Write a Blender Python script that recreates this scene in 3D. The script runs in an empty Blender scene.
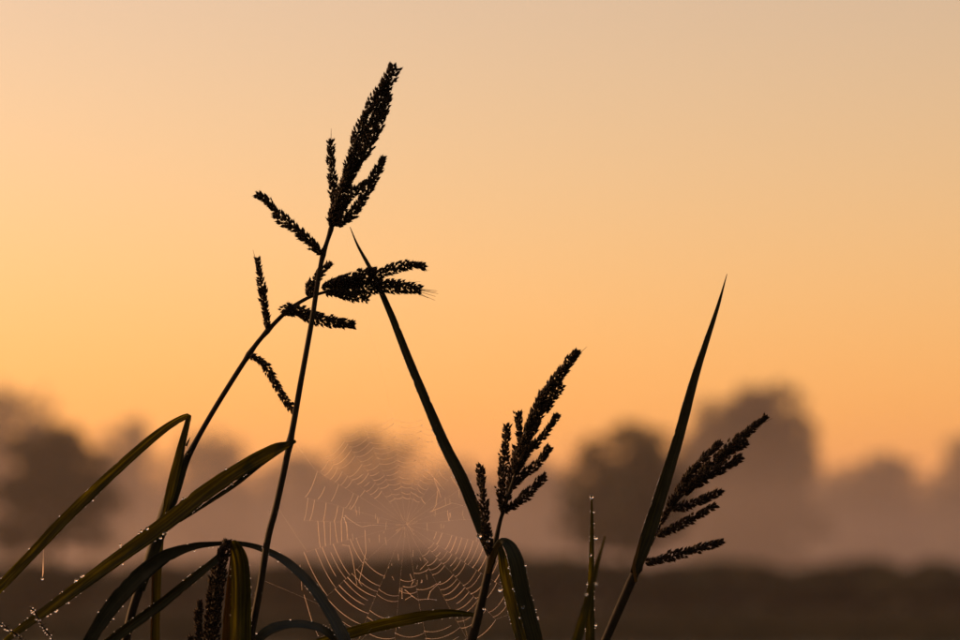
import bpy, math, random
import numpy as np
from mathutils import Vector, Matrix, noise

# ------------------------------------------------------------------ camera, sky, sun
scene = bpy.context.scene
col = scene.collection
R = math.radians
CAM_Z = 0.40            # the camera is held low, at the height of the grass
FPX = 960 / 0.36        # 100 mm lens on a 36 mm wide sensor, in photograph pixels
HORIZON = 592.0
PITCH = math.atan((HORIZON - 320) / FPX)
DIST = 1.5              # metres to the grass in focus
MM = DIST / FPX         # one photograph pixel at the grass, in metres

cam_d = bpy.data.cameras.new('camera')
cam = bpy.data.objects.new('camera', cam_d)
col.objects.link(cam)
cam.location = (0, 0, CAM_Z)
cam.rotation_euler = (math.pi / 2 + PITCH, 0, 0)
cam_d.lens = 100
cam_d.sensor_width = 36
cam_d.clip_start = 0.05
cam_d.clip_end = 6000
cam_d.dof.use_dof = True
cam_d.dof.focus_distance = DIST
cam_d.dof.aperture_fstop = 6.6
scene.camera = cam

SUN_EL, SUN_AZ = R(4.0), R(-66)      # azimuth from the view axis, left is negative
world = bpy.data.worlds.new('World')
scene.world = world
world.use_nodes = True
nt = world.node_tree
for n in list(nt.nodes):
    nt.nodes.remove(n)
sky = nt.nodes.new('ShaderNodeTexSky')
sky.sky_type = 'NISHITA'
sky.sun_disc = False
sky.sun_elevation = SUN_EL
sky.sun_rotation = SUN_AZ
sky.altitude = 0
sky.air_density = 1.6
sky.dust_density = 2.0
sky.ozone_density = 1.0
tint = nt.nodes.new('ShaderNodeMix')
tint.data_type = 'RGBA'
tint.blend_type = 'MULTIPLY'
tint.inputs[0].default_value = 1.0
tint.inputs[7].default_value = (1.16, 0.91, 1.16, 1)
bg = nt.nodes.new('ShaderNodeBackground')
bg.inputs[1].default_value = 0.12
wo = nt.nodes.new('ShaderNodeOutputWorld')
nt.links.new(sky.outputs[0], tint.inputs[6])
# dusty glow low over the horizon, the same all the way round
tcw = nt.nodes.new('ShaderNodeTexCoord')
sep = nt.nodes.new('ShaderNodeSeparateXYZ')
nt.links.new(tcw.outputs['Generated'], sep.inputs[0])
mz = nt.nodes.new('ShaderNodeMath')
mz.operation = 'MULTIPLY'
mz.inputs[1].default_value = -1 / 0.075
nt.links.new(sep.outputs[2], mz.inputs[0])
ez = nt.nodes.new('ShaderNodeMath')
ez.operation = 'EXPONENT'
ez.use_clamp = True
nt.links.new(mz.outputs[0], ez.inputs[0])
glow = nt.nodes.new('ShaderNodeMix')
glow.data_type = 'RGBA'
glow.blend_type = 'ADD'
glow.inputs[7].default_value = (1.3, 0.0, 0.0, 1)
nt.links.new(ez.outputs[0], glow.inputs[0])
nt.links.new(tint.outputs[2], glow.inputs[6])
# and a thin pale veil of high dust that fades towards the zenith
mz2 = nt.nodes.new('ShaderNodeMath')
mz2.operation = 'MULTIPLY'
mz2.inputs[1].default_value = -1 / 0.5
nt.links.new(sep.outputs[2], mz2.inputs[0])
ez2 = nt.nodes.new('ShaderNodeMath')
ez2.operation = 'EXPONENT'
ez2.use_clamp = True
nt.links.new(mz2.outputs[0], ez2.inputs[0])
veil = nt.nodes.new('ShaderNodeMix')
veil.data_type = 'RGBA'
veil.blend_type = 'ADD'
veil.inputs[7].default_value = (0.95, 0.63, 0.19, 1)
nt.links.new(ez2.outputs[0], veil.inputs[0])
nt.links.new(glow.outputs[2], veil.inputs[6])
nt.links.new(veil.outputs[2], bg.inputs[0])
nt.links.new(bg.outputs[0], wo.inputs[0])

sun_d = bpy.data.lights.new('sun', 'SUN')
sun_d.energy = 3.0
sun_d.angle = R(0.6)
sun_d.color = (1.0, 0.5, 0.2)
sun = bpy.data.objects.new('sun', sun_d)
col.objects.link(sun)
sdir = Vector((math.sin(SUN_AZ) * math.cos(SUN_EL), math.cos(SUN_AZ) * math.cos(SUN_EL), math.sin(SUN_EL)))
sun.rotation_euler = sdir.to_track_quat('Z', 'Y').to_euler()
sun.location = sdir * 50

vs = scene.view_settings
vs.view_transform = 'Standard'
vs.look = 'None'
vs.gamma = 1.0
vs.use_curve_mapping = False
vs.exposure = 1.30
scene.render.engine = 'CYCLES'
cy = scene.cycles
cy.use_denoising = True
cy.max_bounces = 10
cy.transparent_max_bounces = 12
cy.transmission_bounces = 8
cy.volume_bounces = 2
cy.sample_clamp_indirect = 6
cy.use_adaptive_sampling = False

# ------------------------------------------------------------------ helpers
FWD = Vector((0, math.cos(PITCH), math.sin(PITCH)))
UP = Vector((0, -math.sin(PITCH), math.cos(PITCH)))
RIGHT = Vector((1, 0, 0))
CAM = Vector((0, 0, CAM_Z))
rnd = random.Random(7)


def P(px, py, d=0.0):
    """the point DIST + d in front of the camera that the photograph shows at px, py"""
    k = (DIST + d) / FPX
    return CAM + FWD * (DIST + d) + RIGHT * ((px - 480) * k) + UP * ((320 - py) * k)


def tag(o, label, cat, group=None):
    o['label'] = label
    o['category'] = cat
    if group:
        o['group'] = group
    return o


def thing(name, label, cat, loc, group=None):
    o = bpy.data.objects.new(name, None)
    o.empty_display_size = 0.02
    o.location = loc
    col.objects.link(o)
    return tag(o, label, cat, group)


class Mesh:
    def __init__(self):
        self.v, self.f, self.uv = [], [], []

    def add(self, verts, faces, uvs=None):
        o = len(self.v)
        self.v.extend(verts)
        self.f.extend([tuple(i + o for i in f) for f in faces])
        self.uv.extend(uvs if uvs is not None else [(0.5, 0.5)] * len(verts))

    def build(self, name, mat, parent=None, smooth=True):
        me = bpy.data.meshes.new(name)
        off = parent_loc(parent)
        me.from_pydata([tuple(Vector(v) - off) for v in self.v], [], self.f)
        ul = me.uv_layers.new(name='UVMap')
        li = np.empty(len(me.loops), dtype=np.int32)
        me.loops.foreach_get('vertex_index', li)
        ul.data.foreach_set('uv', np.array(self.uv, dtype=np.float32)[li].ravel())
        if smooth:
            me.polygons.foreach_set('use_smooth', [True] * len(me.polygons))
        me.materials.append(mat)
        me.update()
        o = bpy.data.objects.new(name, me)
        col.objects.link(o)
        o.parent = parent
        return o


def parent_loc(p):
    off = Vector((0, 0, 0))
    while p is not None:
        off = off + p.location
        p = p.parent
    return off


def catmull(pts, n):
    """resample rows of numbers along a Catmull-Rom curve"""
    A = np.array(pts, dtype=float)
    m = len(A)
    if m == 2:
        t = np.linspace(0, 1, n)[:, None]
        return A[0] * (1 - t) + A[1] * t
    ext = np.vstack([2 * A[0] - A[1], A, 2 * A[-1] - A[-2]])
    seg = np.linalg.norm(np.diff(A[:, :3], axis=0), axis=1)
    cum = np.concatenate([[0], np.cumsum(seg)])
    cum /= cum[-1]
    out = []
    for s in np.linspace(0, 1, n):
        i = min(max(int(np.searchsorted(cum, s, side='right')) - 1, 0), m - 2)
        t = (s - cum[i]) / max(cum[i + 1] - cum[i], 1e-9)
        p0, p1, p2, p3 = ext[i], ext[i + 1], ext[i + 2], ext[i + 3]
        out.append(0.5 * (2 * p1 + (p2 - p0) * t + (2 * p0 - 5 * p1 + 4 * p2 - p3) * t * t + (3 * p1 - p0 - 3 * p2 + p3) * t ** 3))
    return np.array(out)


def tube(mb, pts, rad, sides=8, cap=True):
    """pts: Vectors, rad: radii in metres"""
    n = len(pts)
    V, F, U = [], [], []
    prev = None
    L = 0.0
    for i, p in enumerate(pts):
        t = (pts[min(i + 1, n - 1)] - pts[max(i - 1, 0)])
        if t.length < 1e-9:
            t = Vector((0, 0, 1))
        t.normalize()
        if prev is None:
            a = t.orthogonal().normalized()
        else:
            a = prev - t * prev.dot(t)
            a = a.normalized() if a.length > 1e-6 else t.orthogonal().normalized()
        prev = a
        b = t.cross(a)
        if i:
            L += (pts[i] - pts[i - 1]).length
        for k in range(sides):
            th = 2 * math.pi * k / sides
            V.append(p + (a * math.cos(th) + b * math.sin(th)) * rad[i])
            U.append((k / sides, L))
    for i in range(n - 1):
        for k in range(sides):
            k2 = (k + 1) % sides
            F.append((i * sides + k, i * sides + k2, (i + 1) * sides + k2, (i + 1) * sides + k))
    if cap:
        F.append(tuple(range(sides - 1, -1, -1)))
        F.append(tuple((n - 1) * sides + k for k in range(sides)))
    mb.add(V, F, U)


def ico(sub):
    t = (1 + 5 ** .5) / 2
    v = [Vector(p).normalized() for p in ((-1, t, 0), (1, t, 0), (-1, -t, 0), (1, -t, 0), (0, -1, t), (0, 1, t), (0, -1, -t), (0, 1, -t), (t, 0, -1), (t, 0, 1), (-t, 0, -1), (-t, 0, 1))]
    f = [(0, 11, 5), (0, 5, 1), (0, 1, 7), (0, 7, 10), (0, 10, 11), (1, 5, 9), (5, 11, 4), (11, 10, 2), (10, 7, 6), (7, 1, 8), (3, 9, 4), (3, 4, 2), (3, 2, 6), (3, 6, 8), (3, 8, 9), (4, 9, 5), (2, 4, 11), (6, 2, 10), (8, 6, 7), (9, 8, 1)]
    for _ in range(sub):
        cache, nf = {}, []

        def mid(a, b):
            k = (min(a, b), max(a, b))
            if k not in cache:
                v.append((v[a] + v[b]).normalized())
                cache[k] = len(v) - 1
            return cache[k]
        for a, b, c in f:
            x, y, z = mid(a, b), mid(b, c), mid(c, a)
            nf += [(a, x, z), (b, y, x), (c, z, y), (x, y, z)]
        f = nf
    return v, f


ICO1, ICO2 = ico(1), ico(2)


def drop(mb, p, r, big=False):
    V, F = ICO2 if big else ICO1
    sq = rnd.uniform(0.85, 1.12)
    mb.add([p + Vector((a.x * r, a.y * r, a.z * r * sq)) for a in V], F)


# ------------------------------------------------------------------ materials
def material(name):
    m = bpy.data.materials.new(name)
    m.use_nodes = True
    t = m.node_tree
    for n in list(t.nodes):
        t.nodes.remove(n)
    out = t.nodes.new('ShaderNodeOutputMaterial')
    return m, t, out


def N(t, kind, **kw):
    n = t.nodes.new(kind)
    for k, v in kw.items():
        setattr(n, k, v)
    return n


def plant_mat(name, dark, light, trans, tfac, rough=0.45, vein=True, scale=90.0, spec=0.35):
    """diffuse and gloss in front, light passing through from behind"""
    m, t, out = material(name)
    pr = N(t, 'ShaderNodeBsdfPrincipled')
    tr = N(t, 'ShaderNodeBsdfTranslucent')
    mx = N(t, 'ShaderNodeMixShader')
    co = N(t, 'ShaderNodeTexCoord')
    nz = N(t, 'ShaderNodeTexNoise')
    nz.inputs['Scale'].default_value = scale
    nz.inputs['Detail'].default_value = 5
    t.links.new(co.outputs['Object'], nz.inputs['Vector'])
    cr = N(t, 'ShaderNodeMix', data_type='RGBA')
    cr.inputs[6].default_value = (*dark, 1)
    cr.inputs[7].default_value = (*light, 1)
    rp = N(t, 'ShaderNodeMapRange')
    rp.inputs[1].default_value = 0.35
    rp.inputs[2].default_value = 0.68
    t.links.new(nz.outputs[0], rp.inputs[0])
    t.links.new(rp.outputs[0], cr.inputs[0])
    tc = N(t, 'ShaderNodeMix', data_type='RGBA')
    tc.inputs[6].default_value = (*[c * 0.32 for c in trans], 1)
    tc.inputs[7].default_value = (*trans, 1)
    if vein:
        sp = N(t, 'ShaderNodeSeparateXYZ')
        t.links.new(co.outputs['UV'], sp.inputs[0])
        # parallel veins: noise stretched along the blade
        cb = N(t, 'ShaderNodeCombineXYZ')
        mu = N(t, 'ShaderNodeMath', operation='MULTIPLY')
        mu.inputs[1].default_value = 5.0
        mv = N(t, 'ShaderNodeMath', operation='MULTIPLY')
        mv.inputs[1].default_value = 0.55
        t.links.new(sp.outputs[0], mu.inputs[0])
        t.links.new(sp.outputs[1], mv.inputs[0])
        t.links.new(mu.outputs[0], cb.inputs[0])
        t.links.new(mv.outputs[0], cb.inputs[1])
        vn = N(t, 'ShaderNodeTexNoise')
        vn.inputs['Scale'].default_value = 1.0
        vn.inputs['Detail'].default_value = 4
        t.links.new(cb.outputs[0], vn.inputs['Vector'])
        vr = N(t, 'ShaderNodeMapRange')
        vr.inputs[1].default_value = 0.47
        vr.inputs[2].default_value = 0.74
        t.links.new(vn.outputs[0], vr.inputs[0])
        t.links.new(vr.outputs[0], tc.inputs[0])
        bu = N(t, 'ShaderNodeBump')
        bu.inputs['Strength'].default_value = 0.5
        bu.inputs['Distance'].default_value = 0.0006
        t.links.new(vn.outputs[0], bu.inputs['Height'])
        t.links.new(bu.outputs[0], pr.inputs['Normal'])
    else:
        t.links.new(rp.outputs[0], tc.inputs[0])
    t.links.new(cr.outputs[2], pr.inputs['Base Color'])
    pr.inputs['Roughness'].default_value = rough
    pr.inputs['Specular IOR Level'].default_value = spec
    t.links.new(tc.outputs[2], tr.inputs['Color'])
    mx.inputs[0].default_value = tfac
    t.links.new(pr.outputs[0], mx.inputs[1])
    t.links.new(tr.outputs[0], mx.inputs[2])
    t.links.new(mx.outputs[0], out.inputs[0])
    return m


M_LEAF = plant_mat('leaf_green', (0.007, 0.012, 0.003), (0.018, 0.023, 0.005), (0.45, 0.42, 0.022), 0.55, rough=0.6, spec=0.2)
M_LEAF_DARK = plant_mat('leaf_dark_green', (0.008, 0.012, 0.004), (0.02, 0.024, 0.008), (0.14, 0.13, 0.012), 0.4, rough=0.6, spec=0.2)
M_LEAF_COOL = plant_mat('leaf_blue_green', (0.008, 0.013, 0.009), (0.024, 0.031, 0.021), (0.09, 0.08, 0.012), 0.35, rough=0.45, spec=0.3)
M_LEAF_GOLD = plant_mat('leaf_yellowing', (0.03, 0.025, 0.006), (0.07, 0.052, 0.012), (0.4, 0.27, 0.03), 0.5, rough=0.6, spec=0.2)
M_CULM = plant_mat('culm_brown_green', (0.004, 0.004, 0.002), (0.010, 0.009, 0.004), (0.04, 0.03, 0.008), 0.15, rough=0.65, vein=False, spec=0.15)
M_SPIKE = plant_mat('spikelet_brown', (0.005, 0.004, 0.0025), (0.011, 0.008, 0.005), (0.06, 0.034, 0.01), 0.2, rough=0.7, vein=False, scale=500, spec=0.15)

M_BRISTLE = plant_mat('bristle_straw', (0.012, 0.009, 0.005), (0.025, 0.018, 0.01), (0.52, 0.34, 0.13), 0.65, rough=0.6, vein=False, scale=500, spec=0.2)

M_DEW, _t, _o = material('dew_water')
_g = N(_t, 'ShaderNodeBsdfGlass')
_g.inputs['IOR'].default_value = 1.333
_g.inputs['Roughness'].default_value = 0.0
_t.links.new(_g.outputs[0], _o.inputs[0])

M_SILK, _t, _o = material('spider_silk')
_a = N(_t, 'ShaderNodeBsdfTranslucent')
_a.inputs[0].default_value = (0.95, 0.84, 0.73, 1)
_b = N(_t, 'ShaderNodeBsdfPrincipled')
_b.inputs['Base Color'].default_value = (0.8, 0.78, 0.75, 1)
_b.inputs['Roughness'].default_value = 0.25
_m = N(_t, 'ShaderNodeMixShader')
_m.inputs[0].default_value = 0.93
_t.links.new(_b.outputs[0], _m.inputs[1])
_t.links.new(_a.outputs[0], _m.inputs[2])
_t.links.new(_m.outputs[0], _o.inputs[0])


def simple(name, c1, c2, scale, rough=0.9, bump=0.0, coords='Object'):
    m, t, out = material(name)
    pr = N(t, 'ShaderNodeBsdfPrincipled')
    pr.inputs['Roughness'].default_value = rough
    pr.inputs['Specular IOR Level'].default_value = 0.2
    co = N(t, 'ShaderNodeTexCoord')
    nz = N(t, 'ShaderNodeTexNoise')
    nz.inputs['Scale'].default_value = scale
    nz.inputs['Detail'].default_value = 6
    t.links.new(co.outputs[coords], nz.inputs['Vector'])
    rp = N(t, 'ShaderNodeMapRange')
    rp.inputs[1].default_value = 0.32
    rp.inputs[2].default_value = 0.68
    t.links.new(nz.outputs[0], rp.inputs[0])
    mx = N(t, 'ShaderNodeMix', data_type='RGBA')
    mx.inputs[6].default_value = (*c1, 1)
    mx.inputs[7].default_value = (*c2, 1)
    t.links.new(rp.outputs[0], mx.inputs[0])
    t.links.new(mx.outputs[2], pr.inputs['Base Color'])
    if bump:
        bu = N(t, 'ShaderNodeBump')
        bu.inputs['Strength'].default_value = bump
        t.links.new(nz.outputs[0], bu.inputs['Height'])
        t.links.new(bu.outputs[0], pr.inputs['Normal'])
    t.links.new(pr.outputs[0], out.inputs[0])
    return m


M_FIELD = simple('field_soil_and_grass', (0.022, 0.026, 0.011), (0.045, 0.036, 0.02), 0.35, bump=0.6)
M_FOLIAGE = simple('tree_foliage', (0.022, 0.027, 0.012), (0.045, 0.045, 0.02), 0.6)
M_FOLIAGE_D = simple('hedge_foliage', (0.025, 0.03, 0.014), (0.05, 0.05, 0.022), 1.5)
M_BARK = simple('bark', (0.04, 0.03, 0.022), (0.08, 0.06, 0.045), 4.0)

# ------------------------------------------------------------------ ground and haze
S = 1500
g = Mesh()
nx = 60
ys = sorted(set([-60 + i * 2.0 for i in range(60)] + [60 + 20 * i for i in range(74)]))
xs = [-S + 2 * S * i / nx for i in range(nx + 1)]
for y in ys:
    for x in xs:
        z = 0.0 if y < 30 else 0.05 * noise.noise(Vector((x * .02, y * .05, 0)))
        g.v.append((x, y, z))
        g.uv.append((x, y))
w = len(xs)
for j in range(len(ys) - 1):
    for i in range(w - 1):
        g.f.append((j * w + i, j * w + i + 1, (j + 1) * w + i + 1, (j + 1) * w + i))
ground = g.build('field', M_FIELD)
ground['kind'] = 'structure'


def volume_box(name, x0, x1, y0, y1, z0, z1, density, color, aniso):
    v = [(x0, y0, z0), (x1, y0, z0), (x1, y1, z0), (x0, y1, z0), (x0, y0, z1), (x1, y0, z1), (x1, y1, z1), (x0, y1, z1)]
    f = [(3, 2, 1, 0), (4, 5, 6, 7), (0, 1, 5, 4), (1, 2, 6, 5), (2, 3, 7, 6), (3, 0, 4, 7)]
    m, t, out = material(name + '_air')
    pv = N(t, 'ShaderNodeVolumePrincipled')
    pv.inputs['Color'].default_value = (*color, 1)
    pv.inputs['Density'].default_value = density
    pv.inputs['Anisotropy'].default_value = aniso
    t.links.new(pv.outputs[0], out.inputs['Volume'])
    me = bpy.data.meshes.new(name)
    me.from_pydata(v, [], f)
    me.materials.append(m)
    o = bpy.data.objects.new(name, me)
    col.objects.link(o)
    o['kind'] = 'stuff'
    return o


HAZE_TOP = 27.0
volume_box('haze', -S - 5, S + 5, -65, 1540, -1.0, HAZE_TOP, 0.00084, (0.86, 0.76, 0.76), 0.3)

# ground mist lying beyond the near trees, well inside the haze
volume_box('ground_mist', -420, 420, 114, 620, -0.8, 8.0, 0.0015, (0.86, 0.76, 0.76), 0.3)

# ------------------------------------------------------------------ background trees and hedge
def at(px, dist, py=None):
    x = (px - 480) / FPX * dist
    z = 0.0 if py is None else CAM_Z + (HORIZON - py) / FPX * dist
    return Vector((x, dist, z))


def foliage(mb, lobes, count, size, seed, gap=-.24, freq=1.6):
    rg = np.random.default_rng(seed)
    vol = np.array([l[3] * l[4] * l[5] for l in lobes]) ** (2 / 3)
    pick = rg.choice(len(lobes), size=count, p=vol / vol.sum())
    for li in pick:
        cx, cy_, cz, rx, ry, rz = lobes[li]
        d = rg.normal(size=3)
        d /= np.linalg.norm(d)
        rad = rg.uniform(0.25, 1.0) ** 0.5
        rad *= 1.0 + 0.22 * noise.noise(Vector(d * 2.3 + li * 3.1))
        p = Vector((cx + d[0] * rx * rad, cy_ + d[1] * ry * rad, cz + d[2] * rz * rad))
        if noise.noise(p * (freq / max(rx, 0.5))) < gap:
            continue
        a = Vector(rg.normal(size=3)).normalized()
        b = a.orthogonal().normalized()
        c = a.cross(b)
        s = size * rg.uniform(0.6, 1.3)
        o = len(mb.v)
        mb.v += [p - b * s, p + c * s * 0.5, p + b * s, p - c * s * 0.5]
        mb.uv += [(0, 0)] * 4
        mb.f.append((o, o + 1, o + 2, o + 3))


def tree(name, label, px, dist, top, half_px, crown_low, leaf=0.22, count=5000, seed=0, group='trees in the mist'):
    """crown from pixel row top to pixel row crown_low, half_px wide to each side"""
    base = at(px, dist)
    k = dist / FPX
    H = (HORIZON - top) * k + CAM_Z
    Lo = max((HORIZON - crown_low) * k + CAM_Z, 0.8)
    W = half_px * k
    t = thing(name, label, 'tree', base, group)
    rg = random.Random(seed)
    lobes = []
    hh = H - Lo

    def wide(f):
        return W * (0.86 + 0.14 * f / .36 if f < .36 else math.sqrt(max(0.0, 1 - ((f - .36) / .66) ** 2)))
    for layer in range(6):
        f = .1 + .72 * layer / 5
        m = 5 if layer < 4 else 3
        for q in range(m):
            a = 6.283 * q / m + layer * 1.3 + seed + rg.uniform(-.35, .35)
            rr = wide(f) * rg.uniform(.5, .68)
            sz = rg.uniform(.3, .42)
            ff = f + rg.uniform(-.04, .04)
            lobes.append((base.x + math.cos(a) * rr, base.y + math.sin(a) * rr, Lo + hh * ff, sz * wide(f) + .06 * W, sz * wide(f) + .06 * W, hh * rg.uniform(.1, .15)))
    n = len(lobes)
    lobes.append((base.x + rg.uniform(-.08, .08) * W, base.y, Lo + hh * .87, W * .3, W * .3, hh * .12))
    lobes.append((base.x, base.y, Lo + hh * .4, W * 0.62, W * 0.62, hh * 0.36))
    lobes.append((base.x, base.y, Lo + hh * .68, W * 0.5, W * 0.5, hh * 0.22))
    mb = Mesh()
    if dist < 120:
        foliage(mb, lobes, count, leaf, seed, gap=-.02, freq=1.1)
    else:
        foliage(mb, lobes, count, leaf, seed)
    mb.build('crown', M_FOLIAGE, t, smooth=False)
    tb = Mesh()
    r0 = 0.022 * H + 0.05
    pts = [base + Vector((rg.uniform(-.02, .02) * H if i else 0, 0, H * 0.82 * i / 6 - (0.15 if i == 0 else 0))) for i in range(7)]
    tube(tb, pts, [r0 * (1 - 0.13 * i) for i in range(7)], 8)
    for l in lobes[:n]:
        j = rg.randint(2, 4)
        e = Vector(l[:3])
        mid = pts[j].lerp(e, 0.5) + Vector((0, 0, 0.04 * H))
        tube(tb, [pts[j], mid, e], [r0 * 0.4, r0 * 0.25, r0 * 0.1], 5)
    tb.build('trunk', M_BARK, t)
    return t


TREES = [
    # name, label, px, dist, top, half, low, leaf, count
    ('field_tree', 'nearest dark round tree at the left edge, behind the folded leaf', 54, 95, 422, 68, 552, .15, 14000),
    ('field_tree', 'nearest dark tree in the middle, left of the tall pointed leaf', 628, 95, 420, 76, 552, .15, 14000),
    ('field_tree', 'tall grey tree behind the right seed head, highest of the treeline', 748, 225, 380, 84, 575, .4, 19000),
    ('field_tree', 'tall pale tree cut by the left edge of the picture', 10, 240, 380, 68, 575, .36, 7000),
    ('field_tree', 'pale round tree behind the bend of the folded leaf', 128, 270, 416, 50, 575, .38, 5500),
    ('field_tree', 'pale low tree between the folded leaf and the tall stem', 210, 270, 426, 58, 575, .38, 5500),
    ('field_tree', 'hazy tree left of the spider web, right of the tall stem', 292, 300, 447, 62, 575, .4, 5000),
    ('field_tree', 'hazy round tree rising behind the top of the spider web', 372, 265, 425, 74, 575, .38, 6500),
    ('field_tree', 'hazy low tree between the web and the middle seed head', 455, 310, 455, 66, 575, .42, 5000),
    ('field_tree', 'hazy tree behind the middle seed head', 536, 280, 450, 68, 575, .4, 5000),
    ('field_tree', 'pale dome-shaped tree standing alone near the right edge', 877, 310, 450, 68, 575, .44, 8000),
    ('field_tree', 'pale tree cut by the right edge of the picture', 976, 300, 430, 56, 575, .42, 6000),
]
for i, (nm, lb, px, ds, tp, hf, lo, lf, ct) in enumerate(TREES):
    tree(nm, lb, px, ds, tp, hf, lo, lf, ct, seed=131 if i == 2 else 20 + i)
for i in range(25):
    tree('distant_tree', 'faint mist-grey tree in the merged far row behind the other trees', -20 + i * 42 + rnd.uniform(-12, 12), rnd.uniform(400, 450),
         480 + rnd.uniform(-14, 12), rnd.uniform(44, 54), 588, .62, 2600, seed=50 + i, group='far row of trees in the mist')


def bush(px, dist, top, half, label, seed):
    base = at(px, dist)
    k = dist / FPX
    H = (HORIZON - top) * k + CAM_Z
    W = half * k
    t = thing('hedge_bush', label, 'bush', base, 'dark bushes along the far side of the field')
    rg = random.Random(seed)
    lobes = [(base.x + rg.uniform(-.6, .6) * W, base.y + rg.uniform(-.4, .4) * W, H * rg.uniform(.25, .82), W * rg.uniform(.25, .5), W * .45, H * rg.uniform(.14, .24)) for _ in range(14)]
    lobes.append((base.x, base.y, H * .45, W * .9, W * .6, H * .45))
    mb = Mesh()
    foliage(mb, lobes, 5200, 0.085, seed)
    mb.build('foliage', M_FOLIAGE_D, t, smooth=False)
    tb = Mesh()
    for j in range(5):
        a = rg.uniform(0, 6.28)
        e = base + Vector((math.cos(a) * W * .5, math.sin(a) * W * .4, H * .75))
        b0 = base + Vector((math.cos(a) * .08, math.sin(a) * .08, -0.06))
        tube(tb, [b0, b0.lerp(e, .5) + Vector((0, 0, .1)), e], [.03, .02, .008], 5)
    tb.build('stems', M_BARK, t)


LANDMARK = ['at the left edge under the folded leaf', 'behind the wide leaf, second from the left edge', 'behind the arching leaf', 'behind the short seed head',
            'behind the tall stem near the ground', 'behind the left side of the web', 'behind the middle of the web', 'behind the right side of the web',
            'behind the middle stem', 'behind the two hooked leaf halves', 'behind the small dewy blade', 'behind the right stem', 'below the tall grey tree',
            'right of the right stem, below the gap in the trees', 'below the pale dome-shaped tree', 'second from the right edge', 'at the right edge']
for i, lm in enumerate(LANDMARK):
    px = -5 + i * 61 + rnd.uniform(-8, 8)
    top = 560 + rnd.uniform(-5, 5) - (6 if 300 < px < 460 else 0)
    bush(px, 50 + rnd.uniform(-3, 3), top, rnd.uniform(54, 70), 'blurred dark hedge bush ' + lm, 80 + i)

# wet grass of the field: upright blades, denser than anyone could count
fg = np.random.default_rng(3)
nb = 46000
yy = 19 + 31 * fg.random(nb) ** 0.8
xx = (fg.random(nb) - .5) * (0.44 * yy + 1.5)
fm = Mesh()
for x, y in zip(xx, yy):
    h = fg.uniform(.06, .15) * (0.75 + 0.5 * noise.noise(Vector((x * .6, y * .25, 3))))
    a = fg.uniform(0, 3.14)
    wx, wy = math.cos(a) * .018, math.sin(a) * .018
    lx, ly = fg.normal(0, .035), fg.normal(0, .035)
    o = len(fm.v)
    fm.v += [(x - wx, y - wy, -.01), (x + wx, y + wy, -.01), (x + lx + wx * .3, y + ly, h), (x + lx - wx * .3, y + ly, h)]
    fm.uv += [(0, 0)] * 4
    fm.f.append((o, o + 1, o + 2, o + 3))
fgo = fm.build('field_grass', M_FIELD, smooth=False)
fgo['kind'] = 'stuff'
tag(fgo, 'dark wet grass covering the field in front of the hedge', 'grass')

# ------------------------------------------------------------------ grass builders
def path(pts, n):
    """pixel rows (px, py, d) to a smooth line of points"""
    A = catmull([(p[0], p[1], (p[2] if len(p) > 2 else 0.0) / MM) for p in pts], n)
    return [P(a[0], a[1], a[2] * MM) for a in A]


def culm(pts, parent, root=None, mat=None, name='culm', sides=10, n=60, nodes=()):
    """pts: (px, py, d, width in px); continues below the frame down to the ground"""
    A = catmull([(p[0], p[1], p[2] / MM, p[3]) for p in pts], n)
    line = [P(a[0], a[1], a[2] * MM) for a in A]
    rad = [a[3] * MM / 2 for a in A]
    if root is not None:
        s = line[0]
        e = Vector(root)
        low = [e.lerp(s, f) for f in (0, .25, .5, .75)]
        t0 = (line[0] - line[3]).normalized()
        hgt = s.z
        low = []
        for f in (0, .15, .3, .45, .6, .75, .9):
            h1 = s + t0 * (hgt * (1 - f)) * 0.55
            low.append(e * (1 - f) ** 2 + (h1 * 2 * f * (1 - f)) + s * f * f)
        line = low + line
        rad = [rad[0] * 1.15] * len(low) + rad
    for nd in nodes:
        j = min(range(len(line)), key=lambda q: (line[q] - P(*nd)).length)
        for q in (j - 1, j, j + 1):
            if 0 <= q < len(rad):
                rad[q] *= 1.32 if q == j else 1.12
    mb = Mesh()
    tube(mb, line, rad, sides)
    return mb.build(name, mat or M_CULM, parent), line


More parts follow.
